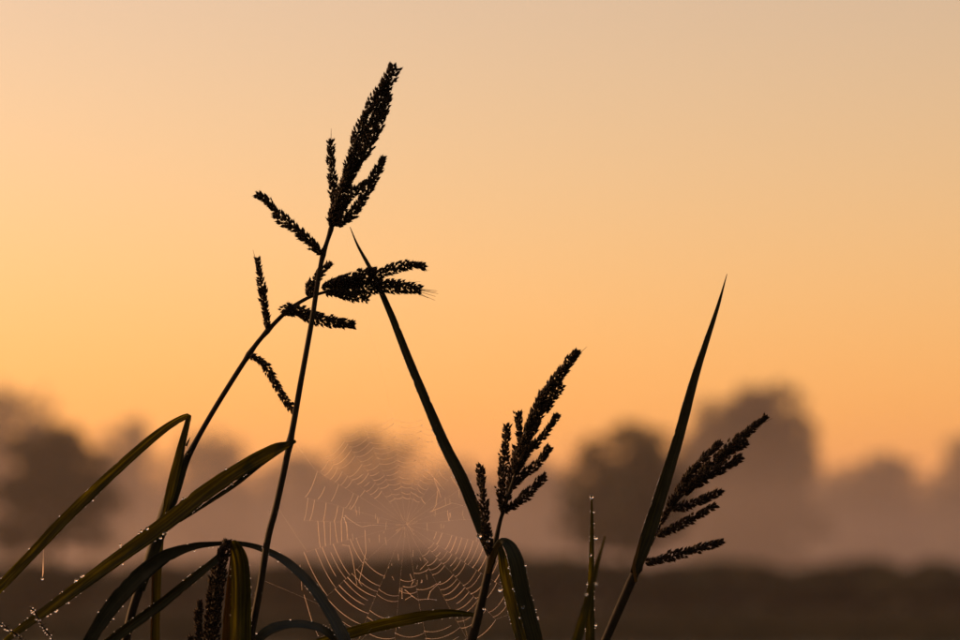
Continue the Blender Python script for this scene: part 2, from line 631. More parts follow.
def ribbon(pts, parent, mat, fold=0.35, name='leaf_blade', n=70, thick=0.00022, ripple=0.0, seed=0):
    """pts: (px, py, visible width px, d, twist degrees); a blade with a folded midrib and real thickness"""
    A = catmull([(p[0], p[1], p[3] / MM, p[2], p[4] if len(p) > 4 else 0.0) for p in pts], n)
    C = [P(a[0], a[1], a[2] * MM) for a in A]
    K = 9
    V, U, F = [], [], []
    L = 0.0
    left, right, mid = [], [], []
    prev_s = None
    for i, c in enumerate(C):
        t = (C[min(i + 1, n - 1)] - C[max(i - 1, 0)]).normalized()
        v = (CAM - c).normalized()
        s = t.cross(v)
        if s.length < 0.15 and prev_s is not None:
            s = prev_s - t * prev_s.dot(t)
        s.normalize()
        prev_s = s
        nn = s.cross(t).normalized()
        tw = R(A[i][4])
        s2 = s * math.cos(tw) + nn * math.sin(tw)
        n2 = nn * math.cos(tw) - s * math.sin(tw)
        hw = max(A[i][3], 0.25) * 0.9 * MM / 2 / max(math.cos(tw), 0.35)
        if i:
            L += (C[i] - C[i - 1]).length
        for side in (1, -1):
            for k in range(K):
                u = -1 + 2 * k / (K - 1)
                wob = ripple * MM * noise.noise(Vector((L * 60, u * 1.3, seed * 7.7)))
                edge = 1 + 0.05 * noise.noise(Vector((L * 140, u * 4, seed))) + 0.07 * noise.noise(Vector((L * 35, u * 2, seed + 9)))
                if abs(u) > .7 and noise.noise(Vector((L * 260, round(u) * 5.0, seed * 3.3))) > .5:
                    edge *= .88
                th = thick * (0.25 + 0.75 * (1 - abs(u)) + (0.6 if abs(u) < 0.1 else 0)) * 0.5 * min(1, hw / (2 * MM))
                q = c + s2 * (u * hw * edge) + n2 * (fold * abs(u) * hw - fold * hw * 0.5 + wob + side * th)
                V.append(q)
                U.append((u * hw / 0.006 + 3 + seed, L / 0.02))
                if side == 1 and k == 0:
                    left.append(q)
                if side == 1 and k == K - 1:
                    right.append(q)
                if side == 1 and k == K // 2:
                    mid.append(q)
    W = 2 * K
    for i in range(n - 1):
        a, b = i * W, (i + 1) * W
        for k in range(K - 1):
            F.append((a + k, a + k + 1, b + k + 1, b + k))
            F.append((a + K + k, b + K + k, b + K + k + 1, a + K + k + 1))
        F.append((a, b, b + K, a + K))
        F.append((a + K - 1, a + 2 * K - 1, b + 2 * K - 1, b + K - 1))
    F.append(tuple(range(K - 1, -1, -1)) + tuple(range(K, 2 * K)))
    e = (n - 1) * W
    F.append(tuple(range(e, e + K)) + tuple(range(e + 2 * K - 1, e + K - 1, -1)))
    mb = Mesh()
    mb.add(V, F, U)
    o = mb.build(name, mat, parent)
    return o, left, right, mid


def dew(parent, lines, name='dew_drops', mid=None):
    """lines: (points, from, to, count, rmin px, rmax px)"""
    mb = Mesh()
    for pts, f0, f1, cnt, r0, r1 in lines:
        spots = [rnd.uniform(f0, f1) for _ in range(max(3, cnt // 5))]
        for q in range(int(cnt * .62)):
            f = rnd.uniform(f0, f1) if q % 2 else min(max(rnd.choice(spots) + rnd.gauss(0, .012), f0), f1)
            f = f * (len(pts) - 1)
            i = min(int(f), len(pts) - 2)
            p = pts[i].lerp(pts[i + 1], f - i)
            r = (r0 + (r1 - r0) * rnd.random() ** 4) * MM
            if mid is not None:
                w = p - mid[i]
                if w.length > MM * .8:
                    p = p + w.normalized() * r * .7
            drop(mb, p + (CAM - p).normalized() * r * 0.5 + Vector((0, 0, -r * 0.15)), r, r > 1.0 * MM)
    if not mb.v:
        return None
    o = mb.build(name, M_DEW, parent)
    o['kind'] = 'stuff'
    return o


def spikelet(mb, bb, base, axis, length, width, rg):
    """one plump pointed grain with its glume tips"""
    a = axis.normalized()
    b = a.orthogonal().normalized()
    b = Matrix.Rotation(rg.uniform(0, 6.28), 3, a) @ b
    c = a.cross(b)
    V, F = [base], []
    prof = [(0.12, 0.66), (0.36, 1.0), (0.62, 0.72), (0.84, 0.26)]
    S_ = 6
    for f, r in prof:
        for k in range(S_):
            th = 2 * math.pi * k / S_
            V.append(base + a * (f * length) + (b * math.cos(th) * width * 0.5 + c * math.sin(th) * width * 0.38) * r)
    V.append(base + a * length * rg.uniform(1.02, 1.2) + b * width * 0.12)
    for k in range(S_):
        F.append((0, 1 + (k + 1) % S_, 1 + k))
    for j in range(len(prof) - 1):
        for k in range(S_):
            k2 = (k + 1) % S_
            F.append((1 + j * S_ + k, 1 + j * S_ + k2, 1 + (j + 1) * S_ + k2, 1 + (j + 1) * S_ + k))
    e = 1 + (len(prof) - 1) * S_
    for k in range(S_):
        F.append((e + k, e + (k + 1) % S_, len(V) - 1))
    mb.add(V, F)
    # a lower glume that stands off to one side and a few bristles
    if rg.random() < 0.55:
        g0 = base + a * length * 0.2
        g1 = g0 + (a * 0.55 + c * rg.choice((-1, 1)) * 0.42).normalized() * length * 0.55
        m_ = g0.lerp(g1, 0.5)
        mb.add([g0, m_ + b * width * .22, g1, m_ - b * width * .22, m_ + c * width * .1], [(0, 1, 4), (1, 2, 4), (2, 3, 4), (3, 0, 4), (0, 3, 2, 1)])
    for _ in range(4):
        th = rg.uniform(0, 6.28)
        f = rg.uniform(.25, .95)
        rad = b * math.cos(th) + c * math.sin(th)
        o0 = base + a * f * length + rad * width * 0.38 * (1.1 - .6 * f)
        e_ = o0 + (rad * 0.8 + a).normalized() * MM * rg.uniform(.8, 2.8)
        w_ = 0.17 * MM
        bb.add([o0 + a * w_, o0 - a * w_, e_, o0 + rad.cross(a) * w_], [(0, 1, 2), (1, 3, 2), (3, 0, 2)])


def raceme(pts, th, parent, seed, gap=1.85, spl=5.9, awns=0, tip=0.55, base=0.7, dewn=0, awn_len=(7, 13), name='raceme'):
    """pts: (px, py, d) from base to tip; th: thickness in px. The rachis is the part, its grains the sub-part"""
    rg = random.Random(seed)
    Lpx = sum(math.hypot(pts[i + 1][0] - pts[i][0], pts[i + 1][1] - pts[i][1]) for i in range(len(pts) - 1))
    n = max(int(Lpx / 1.0), 12)
    line = path(pts, n)
    rb = Mesh()
    tube(rb, line, [MM * (1.3 - 0.9 * i / n) * 0.6 for i in range(n)], 6)
    o = rb.build(name, M_CULM, parent)
    mb = Mesh()
    bb = Mesh()
    db = Mesh()
    rings = int(Lpx / gap)
    ph = rg.uniform(0, 6.28)
    for r in range(rings):
        f = (r + rg.uniform(-.3, .3)) / rings
        f = min(max(f, 0.0), 1.0)
        i = min(int(f * (n - 1)), n - 2)
        c = line[i].lerp(line[i + 1], f * (n - 1) - i)
        t = (line[min(i + 2, n - 1)] - line[max(i - 1, 0)]).normalized()
        a = t.orthogonal().normalized()
        b = t.cross(a)
        prof = base + (1 - base) * min(1, f * 5)
        prof *= 1 - (1 - tip) * max(0, (f - 0.55) / 0.45) ** 1.3
        prof *= 1 + 0.34 * noise.noise(Vector((f * Lpx / 7, seed * 1.7, 0)))
        rr = th * 0.5 * prof
        m_ = 4 if th < 10.6 else (5 if th < 13 else 7)
        for k in range(m_):
            ph += 2.399
            rad = a * math.cos(ph) + b * math.sin(ph)
            al = R(rg.uniform(34, 64)) * (1 - 0.28 * f)
            sl = spl * rg.uniform(.62, 1.12) * (1 - .1 * f)
            off = max(rr - math.sin(al) * sl * 0.86, 0.0)
            if rg.random() < .3:
                off += rg.uniform(.4, 1.5)
            if k == 0:
                off *= 0.2
            elif k == 1:
                off *= 0.75
            if rg.random() < 0.06:
                continue
            base_p = c + rad * off * MM
            ax = t * math.cos(al) + rad * math.sin(al)
            spikelet(mb, bb, base_p, ax, sl * MM, sl * MM * rg.uniform(.56, .76), rg)
            if off > 0.8:
                tube(mb, [c - t * MM * 1.2, base_p + ax * MM * .4], [.3 * MM, .22 * MM], 4, False)
    for k in range(awns):
        f = rg.uniform(.75, 1.0)
        i = min(int(f * (n - 1)), n - 2)
        t = (line[i + 1] - line[i]).normalized()
        rad = (RIGHT * rg.uniform(-1, 1) + UP * rg.uniform(-1, 1) + FWD * rg.uniform(-.4, .4)).normalized()
        s = line[i] + rad * MM * th * .2
        e = s + (t + rad * .28).normalized() * MM * (rg.uniform(*awn_len) + (1 - f) * 8)
        tube(mb, [s, s.lerp(e, .5) + rad * MM * .4, e], [.36 * MM, .28 * MM, .16 * MM], 4)
    sp = mb.build('spikelets', M_SPIKE, o, smooth=False)
    sp['kind'] = 'stuff'
    bo = bb.build('bristles', M_BRISTLE, o, smooth=False)
    bo['kind'] = 'stuff'
    for _ in range(dewn):
        f = rg.uniform(0, .97)
        i = int(f * (n - 1))
        th_ = rg.uniform(0, 6.28)
        drop(db, line[i] + (RIGHT * math.cos(th_) + UP * math.sin(th_)) * MM * th * .45 - FWD * MM * th * .25, MM * rg.uniform(.3, .62))
    if dewn:
        d = db.build('dew_drops', M_DEW, o)
        d['kind'] = 'stuff'
    return o


def ground_under(px, d):
    p = P(px, 640, d)
    return Vector((p.x, p.y, -0.004))


# ------------------------------------------------------------------ stem A: the tall upright one
ra = ground_under(226, 0.01)
A = thing('grass_plant', 'tallest grass stem with an upright dark seed head at its top', 'grass', ra, 'grass stems with seed heads')
culm([(252, 630, .0, 7.4), (260, 588, 0, 7.2), (268, 538, 0, 6.8), (276.5, 505, 0, 6.6), (291, 437, 0, 6.2), (301.7, 377, 0, 5.6), (312, 320, 0, 5.2), (315.5, 297, 0, 5.0),
      (322, 259, 0, 4.6), (331, 229, 0, 4.2), (338, 200, 0, 3.6), (350, 165, 0, 2.8), (368, 125, 0, 2.0), (392, 72, 0, 1.0)], A, ra, n=110, nodes=((289, 444, 0), (322, 257, 0), (331, 229, 0)))
raceme([(334, 226, 0), (342, 196, 0), (347, 180, 0), (356, 158, 0), (367, 131, 0), (377, 108, 0), (386, 86, 0), (395, 66, .002)], 14, A, 1, awns=6, tip=.85, base=.8, awn_len=(8, 16))
raceme([(343, 188, -.004), (349, 166, -.006), (353, 150, -.007), (358, 132, -.006), (368, 110, -.004), (378, 92, -.004), (384, 80, -.003)], 10.5, A, 2, tip=.7)
raceme([(352, 172, -.003), (363, 156, -.005), (373, 138, -.005), (381, 118, -.004), (389, 94, -.002)], 11, A, 3, awns=2, tip=.7)
raceme([(337, 224, .003), (334, 200, .006), (333, 180, .008), (331, 160, .009), (331, 140, .01)], 9.5, A, 4, awns=1, tip=.7)
raceme([(338, 226, -.004), (354, 212, -.006), (366, 192, -.006), (375, 175, -.005), (384, 157, -.003)], 11, A, 5, tip=.55)
raceme([(338, 218, .004), (346, 202, .007), (356, 190, .009), (366, 182, .01)], 10, A, 6)
raceme([(333, 226, -.002), (334, 214, -.004), (337, 205, -.004)], 13, A, 7)
raceme([(322, 254, 0), (309, 241, -.003), (294, 228, -.006), (278, 214, -.008), (268, 202, -.009), (257, 194, -.01)], 11, A, 8, tip=.75)
# the wide drooping leaf that hangs from it to the lower left
lf, l, r, m = ribbon([(296, 441, 3, -.002, 0), (288, 444.5, 7, -.003, 20), (272, 451, 14, -.005, 20), (245, 466, 16, -.008, 10), (210, 489, 17.5, -.012, 0), (170, 520, 17.5, -.016, -6), (120, 557, 15, -.02, -10),
                      (75, 590, 13, -.023, -12), (40, 615, 10, -.026, -12), (14, 634, 7, -.028, -10), (-12, 655, 1, -.03, 0)], A, M_LEAF, fold=.3, seed=1, n=90, ripple=1.2)
dew(lf, [(l, .15, .95, 60, .4, 1.5), (r, .15, .95, 60, .4, 1.5), (m, .2, .9, 14, .4, 1.0)], mid=m)
bd = Mesh()
for (x, y, rr) in ((164.5, 534, 2.2), (147, 528.5, 1.7), (120, 545, 1.3), (76, 580, 1.3), (232, 484, 1.4)):
    drop(bd, P(x, y, -.024), rr * MM, True)
bd.build('dew_drops', M_DEW, lf)['kind'] = 'stuff'
# second edge of the same fold, a narrow pale strip under the blade
lf2, l2, r2, m2 = ribbon([(288, 447, 2, .002, 0), (262, 464, 4, .002, 10), (236, 484, 5, .001, 10), (205, 505, 4, -.001, 0), (180, 522, 1.5, -.004, 0)], lf, M_LEAF_DARK, fold=.2, name='rolled_margin', seed=2, n=40)
dew(lf, [(m2, .05, .95, 34, .3, .8)], 'dew_drops')
lf, l, r, m = ribbon([(250, 660, 5, .006, 0), (258, 640, 10, .006, 10), (272, 629, 11, .006, 20), (292, 624.5, 9, .008, 25), (312, 626, 9, .01, 25), (328, 633, 9, .012, 15), (348, 652, 8, .014, 0), (372, 690, 2, .016, 0)], A, M_LEAF_COOL, fold=.25, seed=3)
dew(lf, [(l, .05, .8, 20, .4, 1.2)], mid=m)
dew(A.children[0], [(path([(249, 628, -.003), (264, 538, -.003), (287, 437, -.003)], 30), 0, .75, 46, .25, .62), (path([(256, 628, -.003), (272, 538, -.003), (294, 437, -.003)], 30), 0, 1, 22, .25, .6)])

# ------------------------------------------------------------------ stem B: nodding to the right
rb_ = ground_under(118, .02)
B = thing('grass_plant', 'thin curving grass stem whose seed head nods to the right behind the tallest stem', 'grass', rb_, 'grass stems with seed heads')
culm([(124, 650, .022, 9), (132, 612, .022, 9), (146, 570, .022, 9), (160, 530, .021, 9), (174, 492, .02, 8), (186, 461, .02, 7), (200, 434, .019, 5.4), (220, 400, .018, 5.2), (248, 356, .017, 5),
      (263, 336, .016, 4.6), (285, 313, .015, 4.2), (302, 301, .014, 3.8), (318, 294, .013, 3.2), (345, 288, .012, 2.4), (375, 282, .012, 1.6)], B, rb_, n=110, nodes=((250, 356, .016), (268, 329, .016), (290, 309, .015)))
raceme([(322, 288, .012), (338, 281, .01), (356, 276, .009), (376, 270, .008)], 11, B, 11, tip=.6)
raceme([(330, 287, .013), (355, 281, .012), (377, 275, .011), (395, 268, .01), (410, 265, .009), (425, 266, .008)], 11.5, B, 12, awns=2, tip=.6)
raceme([(340, 290, .014), (362, 287, .014), (385, 286, .014), (402, 287, .014), (420, 290, .014)], 15, B, 13, awns=7, awn_len=(12, 22), tip=.55)
raceme([(326, 292, .011), (340, 294, .01), (354, 297, .009), (369, 299, .009)], 10.5, B, 14, tip=.8)
raceme([(310, 296, .015), (311, 286, .016), (318, 276, .017), (330, 263, .018)], 11, B, 15, tip=.3)
raceme([(289, 311, .012), (299, 311, .01), (310, 316, .009), (326, 321, .009), (354, 325, .01)], 13, B, 16, tip=.55, base=1)
raceme([(291, 309, .012), (287, 309, .011), (282, 313, .011)], 12, B, 17, base=1)
raceme([(250, 356, .016), (262, 362, .014), (272, 377, .013), (281, 393, .012), (293, 411, .012)], 9.5, B, 18, tip=.75)
raceme([(268, 329, .015), (265, 308, .015), (261, 283, .014), (257.5, 258, .014)], 8.5, B, 19, awns=1, tip=.75)
sh = Mesh()
A_ = catmull([(140, 590, .022 / MM, 10), (150, 560, .022 / MM, 12), (163, 522, .0215 / MM, 14.5), (174, 490, .021 / MM, 14), (183, 466, .0205 / MM, 10), (190, 452, .02 / MM, 6.6)], 40)
tube(sh, [P(a[0], a[1], a[2] * MM) for a in A_], [a[3] * MM / 2 for a in A_], 12)
sh.build('leaf_sheath', M_LEAF_DARK, B)
lf, l, r, m = ribbon([(164, 516, 5, .012, 0), (170, 494, 11, .012, 0), (177, 466, 11, .012, 0), (183, 440, 8, .011, 20), (187.5, 423, 6.5, .01, 30), (188.5, 416.5, 6, .007, 30), (183, 417.5, 7, .004, 30), (170, 425, 8.5, .0, 25), (150, 440, 10, -.004, 15),
                      (125, 462, 10.8, -.008, 5), (100, 485, 11.5, -.012, 0), (62, 522, 12, -.016, 0), (30, 556, 11.4, -.02, 0), (0, 587, 11, -.024, 0), (-25, 613, 6, -.028, 0), (-42, 632, 1, -.03, 0)], B, M_LEAF, fold=.3, seed=4, n=120, ripple=1.0)
dew(lf, [(l, .45, .95, 26, .3, 1.1), (r, .45, .95, 26, .3, 1.1), (m, .5, .95, 10, .3, .8)], mid=m)
tf = Mesh()
for (x0, y0, x1, y1) in ((186, 446, 190.5, 437), (187, 453, 192, 447), (184, 441, 188, 434), (188, 455, 191.5, 451)):
    a, b = P(x0, y0, .012), P(x1, y1, .012)
    tube(tf, [a, a.lerp(b, .5), b], [1.5 * MM, 1.0 * MM, .1 * MM], 5)
tf.build('torn_leaf_edge', M_LEAF_DARK, B)

# ------------------------------------------------------------------ upright shoot behind the wide leaf
rf = ground_under(150, .03)
Fs = thing('grass_plant', 'plain upright green shoot below the bright drop on the wide leaf', 'grass', rf)
culm([(155, 650, .03, 9.5), (156, 600, .03, 9.5), (158, 560, .03, 9), (161, 530, .03, 7), (164, 505, .03, 2)], Fs, rf, M_LEAF, n=30)
lf, l, r, m = ribbon([(151, 650, 2.5, .028, 0), (152.5, 610, 3, .028, 0), (153, 575, 2.5, .028, 0), (155, 545, 1, .029, 0)], Fs, M_LEAF_GOLD, fold=.2, name='sheath_edge', n=30, seed=5)

# ------------------------------------------------------------------ stem E: the short seed head low down
re = ground_under(206, -.02)
E = thing('grass_plant', 'short grass stem with a dark seed head beside a hanging leaf, arched leaf over it', 'grass', re, 'grass stems with seed heads')
culm([(208, 655, -.02, 7), (211, 630, -.02, 6), (215, 595, -.02, 5), (220, 565, -.02, 4), (226, 545, -.02, 2)], E, re, n=30)
raceme([(210, 652, -.02), (213, 620, -.022), (216, 590, -.023), (220, 565, -.022), (227, 541, -.021)], 17, E, 31, tip=.5, dewn=26, base=1, awns=3)
raceme([(211, 640, -.018), (212, 610, -.015), (216, 580, -.014), (221, 556, -.015)], 12, E, 32, tip=.5, base=1)
raceme([(205, 660, -.022), (200, 640, -.026), (198.5, 620, -.028), (200, 601, -.029)], 9, E, 33, tip=.6, dewn=6)
raceme([(206, 665, -.02), (194, 650, -.024), (190, 637, -.026)], 7, E, 34)
lf, l, r, m = ribbon([(233, 541, 5, -.018, 0), (236, 546, 11, -.015, 0), (239.5, 560, 19, -.013, 0), (241, 585, 22, -.013, -6), (241, 615, 23, -.014, -6), (240, 650, 23, -.016, 0), (237, 700, 16, -.018, 0), (232, 760, 1, -.02, 0)], E, M_LEAF, fold=.55, seed=6)
dew(lf, [(l, .05, .6, 34, .3, 1.1), (r, .05, .6, 20, .3, .9)], mid=m)
lf3, l3, r3, m3 = ribbon([(231, 544, 3, -.016, 0), (232, 560, 5, -.011, 0), (230, 590, 8, -.009, 0), (228, 620, 11, -.009, 0), (226, 660, 10, -.01, 0)], lf, M_LEAF_GOLD, fold=.3, name='yellowed_margin', seed=7, n=30)
lf, l, r, m = ribbon([(224, 552, 4, -.021, 0), (213, 562, 8, -.026, 10), (190, 580, 10, -.03, 20), (160, 604, 11, -.033, 20), (130, 626, 11.5, -.036, 15), (104, 646, 11, -.038, 10), (75, 672, 7, -.04, 0), (50, 700, 1, -.04, 0)], E, M_LEAF_DARK, fold=.8, seed=8)
dew(lf, [(l, .03, .7, 40, .3, .8), (r, .03, .7, 50, .3, .9), (m, .1, .7, 24, .3, .7)], mid=m)

# arching leaf
rg_ = ground_under(70, -.01)
G = thing('grass_plant', 'long leaf arching over the short seed head and down past the tallest stem', 'grass', rg_)
culm([(62, 690, -.02, 7), (66, 680, -.02, 6), (72, 668, -.02, 3)], G, rg_, M_LEAF_DARK, n=8)
lf, l, r, m = ribbon([(66, 678, 6, -.02, 0), (86, 646, 13, -.022, -5), (112, 606, 17, -.024, -10), (140, 575, 18, -.024, -20), (165, 556, 14.5, -.02, -35), (190, 547, 8.5, -.014, -45), (215, 543.5, 5, -.004, -45), (240, 543.5, 5, .008, -30),
                      (262, 549, 7, .013, 0), (288, 563, 9.5, .014, 20), (312, 587, 11, .013, 25), (332, 617, 13, .011, 25), (346, 645, 14, .008, 20), (362, 690, 8, .005, 0), (372, 730, 1, .003, 0)], G, M_LEAF_COOL, fold=.3, seed=9, n=120, ripple=.8)
dew(lf, [(l, .05, .85, 46, .3, .9), (r, .05, .85, 60, .3, 1.1), (m, .5, .9, 20, .3, .6)], mid=m)

# ------------------------------------------------------------------ stem C: middle
rc = ground_under(452, 0)
Cc = thing('grass_plant', 'middle grass stem with branched seed head, long slanting leaf and hooked leaf', 'grass', rc, 'grass stems with seed heads')
culm([(468, 655, 0, 9.5), (476, 625, 0, 9.2), (483, 596, 0, 8.6), (490, 565, 0, 8), (495, 545, 0, 5.5), (500, 522, 0, 4), (507, 500, 0, 3.6), (520, 462, 0, 3), (540, 415, 0, 2), (575, 356, 0, 1)], Cc, rc, n=110, nodes=((491, 560, 0), (503, 511, 0)))
raceme([(515, 474, 0), (522, 454, 0), (533, 424, -.002), (545, 396, -.003), (560, 374, -.003), (578, 351, -.003)], 13.5, Cc, 41, awns=3, tip=.5, dewn=16)
raceme([(522, 455, .004), (530, 428, .006), (536, 408, .006), (541, 392, .006)], 9, Cc, 42, dewn=6)
raceme([(503, 512, -.003), (501.5, 490, -.006), (504, 460, -.007), (507.5, 424, -.008)], 10.5, Cc, 43, tip=.75, dewn=14)
raceme([(508, 500, .003), (511, 480, .004), (514, 462, .005), (516, 447, .005)], 9.5, Cc, 44, dewn=8)
raceme([(521, 446, .003), (519.5, 430, .004), (518.5, 412, .005)], 8.5, Cc, 45, tip=.8, dewn=6)
raceme([(516, 470, -.004), (530, 450, -.006), (545, 434, -.008), (558.5, 414, -.009)], 8, Cc, 46, dewn=8)
raceme([(544, 412, .002), (552, 400, .003), (562, 385, .004)], 9, Cc, 47)
raceme([(512, 488, .002), (524, 474, .004), (538, 464, .005), (550, 447, .006)], 9, Cc, 48, tip=.75, dewn=8)
raceme([(504, 511, -.002), (518, 502, -.005), (532, 490, -.008), (545.5, 475, -.01)], 10, Cc, 49, tip=.6, dewn=10)
raceme([(491, 556, -.006), (488.5, 540, -.01), (485, 515, -.011), (482, 490, -.012), (480, 466, -.012)], 10, Cc, 50, tip=.65, dewn=14)
lf, l, r, m = ribbon([(490, 556, 7, .004, 0), (484, 535, 13, .005, 0), (474, 508, 14, .008, 0), (461, 477, 13.5, .01, 0), (445, 445, 12, .014, 5), (426, 401, 10.5, .018, 5), (407, 355, 9, .022, 5), (390, 312, 7.5, .025, 0), (372, 272, 5, .028, 0), (358, 246, 2.8, .03, 0), (350, 227, .7, .03, 0)],
                     Cc, M_LEAF_DARK, fold=.5, seed=10, n=100)
dew(lf, [(l, .02, .65, 260, .2, .6), (r, .02, .65, 160, .2, .6), (l, .5, .9, 60, .2, .4)], mid=m)
lf, l, r, m = ribbon([(489, 572, 5, -.004, 0), (493, 558, 7, -.005, 10), (498, 546, 8, -.006, 20), (503, 541.5, 8, -.008, 35), (510, 547, 13, -.012, 30), (516, 562, 17, -.014, 20), (521, 585, 17, -.014, 10), (528, 613, 17, -.014, 5), (537, 647, 17, -.014, 0), (550, 700, 13, -.013, 0), (565, 770, 1, -.012, 0)],
                     Cc, M_LEAF_DARK, fold=.15, seed=11, n=100)
dew(lf, [(l, .25, .75, 40, .3, 1.2), (r, .2, .75, 60, .3, 1.3)], mid=m)
lh, l, r, m = ribbon([(500, 545, 4, -.010, 0), (502, 556, 9, -.0115, 30), (505, 575, 12, -.012, 40), (512, 605, 13, -.012, 40), (522, 640, 14, -.012, 40), (535, 690, 9, -.0125, 30), (552, 750, 1, -.0125, 0)], lf, M_LEAF, fold=.1, name='painted_lit_half', seed=18, n=70)  # extra strip in a lighter leaf colour, painting this half of the blade as lit
dew(lf, [(l, .05, .75, 60, .3, 1.0), (r, .05, .75, 70, .3, 1.1)], mid=m)
ribbon([(488, 574, 3, -.008, 0), (491.5, 560, 6, -.009, 0), (496, 549, 6, -.01, 0), (500.5, 542.5, 4, -.011, 0)], lf, M_LEAF_GOLD, fold=.3, name='pale_leaf_base', n=24, seed=12)
lf, l, r, m = ribbon([(482, 617, 3, .006, 0), (470, 614.5, 5, .012, 20), (450, 613, 9, .018, 30), (425, 615.5, 12, .022, 30), (395, 621.5, 13, .024, 25), (360, 630, 13, .024, 20), (325, 641, 11, .024, 10), (285, 655, 1, .024, 0)], Cc, M_LEAF, fold=.35, seed=13)
dew(lf, [(l, .05, .9, 40, .25, .8), (r, .05, .9, 36, .25, .7)], mid=m)
bd = Mesh()
for (x, y, rr) in ((479, 536, 2.6), (488, 541, 1.6), (500, 590, 2.0), (491, 537, 1.3), (523, 607, 1.7), (484, 609, 1.5)):
    drop(bd, P(x, y, -.018), rr * MM, True)
bd.build('dew_drops', M_DEW, Cc)['kind'] = 'stuff'

# ------------------------------------------------------------------ stem D: right
rd = ground_under(585, 0)
Dd = thing('grass_plant', 'right grass stem with a tall pointed upright leaf and a slanting seed head', 'grass', rd, 'grass stems with seed heads')
culm([(598, 658, 0, 8.6), (610, 630, 0, 9), (624, 598, 0, 9.5), (636, 571, 0, 9), (648, 549, 0, 5), (656, 533, 0, 3.6), (666, 514, 0, 3), (690, 487, 0, 2.6), (723, 453, 0, 2), (764, 418, 0, .8)], Dd, rd, n=110, nodes=((637, 569, 0), (658, 530, 0)))
raceme([(660, 524, -.002), (667, 512, -.003), (676, 496, -.005), (687, 478, -.006), (703, 459, -.007), (720, 443, -.007)], 9.5, Dd, 61, tip=.7, dewn=16)
raceme([(684, 494, 0), (703, 473, 0), (723, 454, 0), (748, 432, 0), (766, 417, 0)], 12, Dd, 62, tip=.4, awns=3, dewn=16)
raceme([(686, 492, -.004), (704, 478, -.007), (722, 468, -.009), (742, 457, -.01)], 11, Dd, 63, tip=.7, dewn=12)
raceme([(716, 462, .004), (732, 450, .005), (748, 442, .006)], 10, Dd, 64)
raceme([(672, 508, .002), (686, 506, .004), (704, 499, .005), (722, 491, .006)], 10, Dd, 65, tip=.65, dewn=10)
raceme([(657, 535, -.002), (674, 528, -.006), (695, 517, -.008), (716.5, 505, -.01)], 10, Dd, 66, tip=.7, dewn=12)
raceme([(646, 563, -.002), (664, 559, -.005), (690, 551, -.007), (722, 542, -.008)], 10.5, Dd, 67, tip=.65, dewn=14)
lf, l, r, m = ribbon([(634, 574, 9, -.003, 0), (641, 555, 13, -.004, 0), (648, 535, 15.5, -.004, 0), (661, 495, 14.5, -.005, 5), (678, 440, 12, -.006, 8), (694, 381, 9, -.006, 8), (707, 340, 6.2, -.006, 5), (718, 306, 3.8, -.006, 0), (727, 274, .6, -.006, 0)],
                     Dd, M_LEAF_DARK, fold=.5, seed=14, n=100)
dew(lf, [(l, .05, .8, 200, .2, .5), (r, .05, .6, 90, .2, .45)], mid=m)
ribbon([(636, 582, 3, -.008, 0), (634, 566, 4, -.009, 0), (638, 550, 3, -.008, 0), (642, 536, .8, -.008, 0)], lf, M_LEAF_GOLD, fold=.3, name='pale_leaf_base', n=24, seed=15)

# ------------------------------------------------------------------ small blades right of the middle
rh = ground_under(590, .0)
H1 = thing('grass_plant', 'narrow upright blade beaded with dew drops between the middle and right stems', 'grass', rh)
culm([(588, 690, 0, 6), (588, 670, 0, 6), (589, 655, 0, 5)], H1, rh, M_LEAF, n=8)
lf, l, r, m = ribbon([(588, 672, 8, 0, 0), (590, 640, 10, 0, 0), (590.5, 600, 8, 0, 0), (591.5, 560, 6, 0, 0), (592, 525, 4, 0, 0), (591.5, 495, 1.6, 0, 0)], H1, M_LEAF, fold=.4, seed=16)
dew(lf, [(l, .2, 1, 44, .35, .95), (r, .2, 1, 44, .35, .95)], mid=m)
bd = Mesh()
for (x, y, rr) in ((591.5, 497, 1.9), (596, 538, 2.2), (590, 555, 1.8), (596, 625, 1.6), (594, 512, 1.2)):
    drop(bd, P(x, y, -.004), rr * MM, True)
bd.build('dew_drops', M_DEW, lf)['kind'] = 'stuff'
ri = ground_under(560, -.17)
H2 = thing('grass_plant', 'soft blurred brown blade leaning right behind the dewy narrow blade', 'grass', ri)
culm([(566, 690, -.14, 6), (569, 670, -.14, 6), (572, 655, -.14, 5)], H2, ri, M_LEAF, n=8)
lf, l, r, m = ribbon([(568, 672, 9, -.14, 0), (577, 640, 10, -.14, 0), (588, 600, 8, -.14, 0), (597, 565, 4.5, -.14, 0), (605, 536, 1.5, -.14, 0)], H2, M_LEAF, fold=.3, seed=17)
bd = Mesh()
for (x, y) in ((596.5, 583.5), (586, 594)):
    drop(bd, P(x, y, -.145), 1.5 * MM, True)
bd.build('dew_drops', M_DEW, lf)['kind'] = 'stuff'

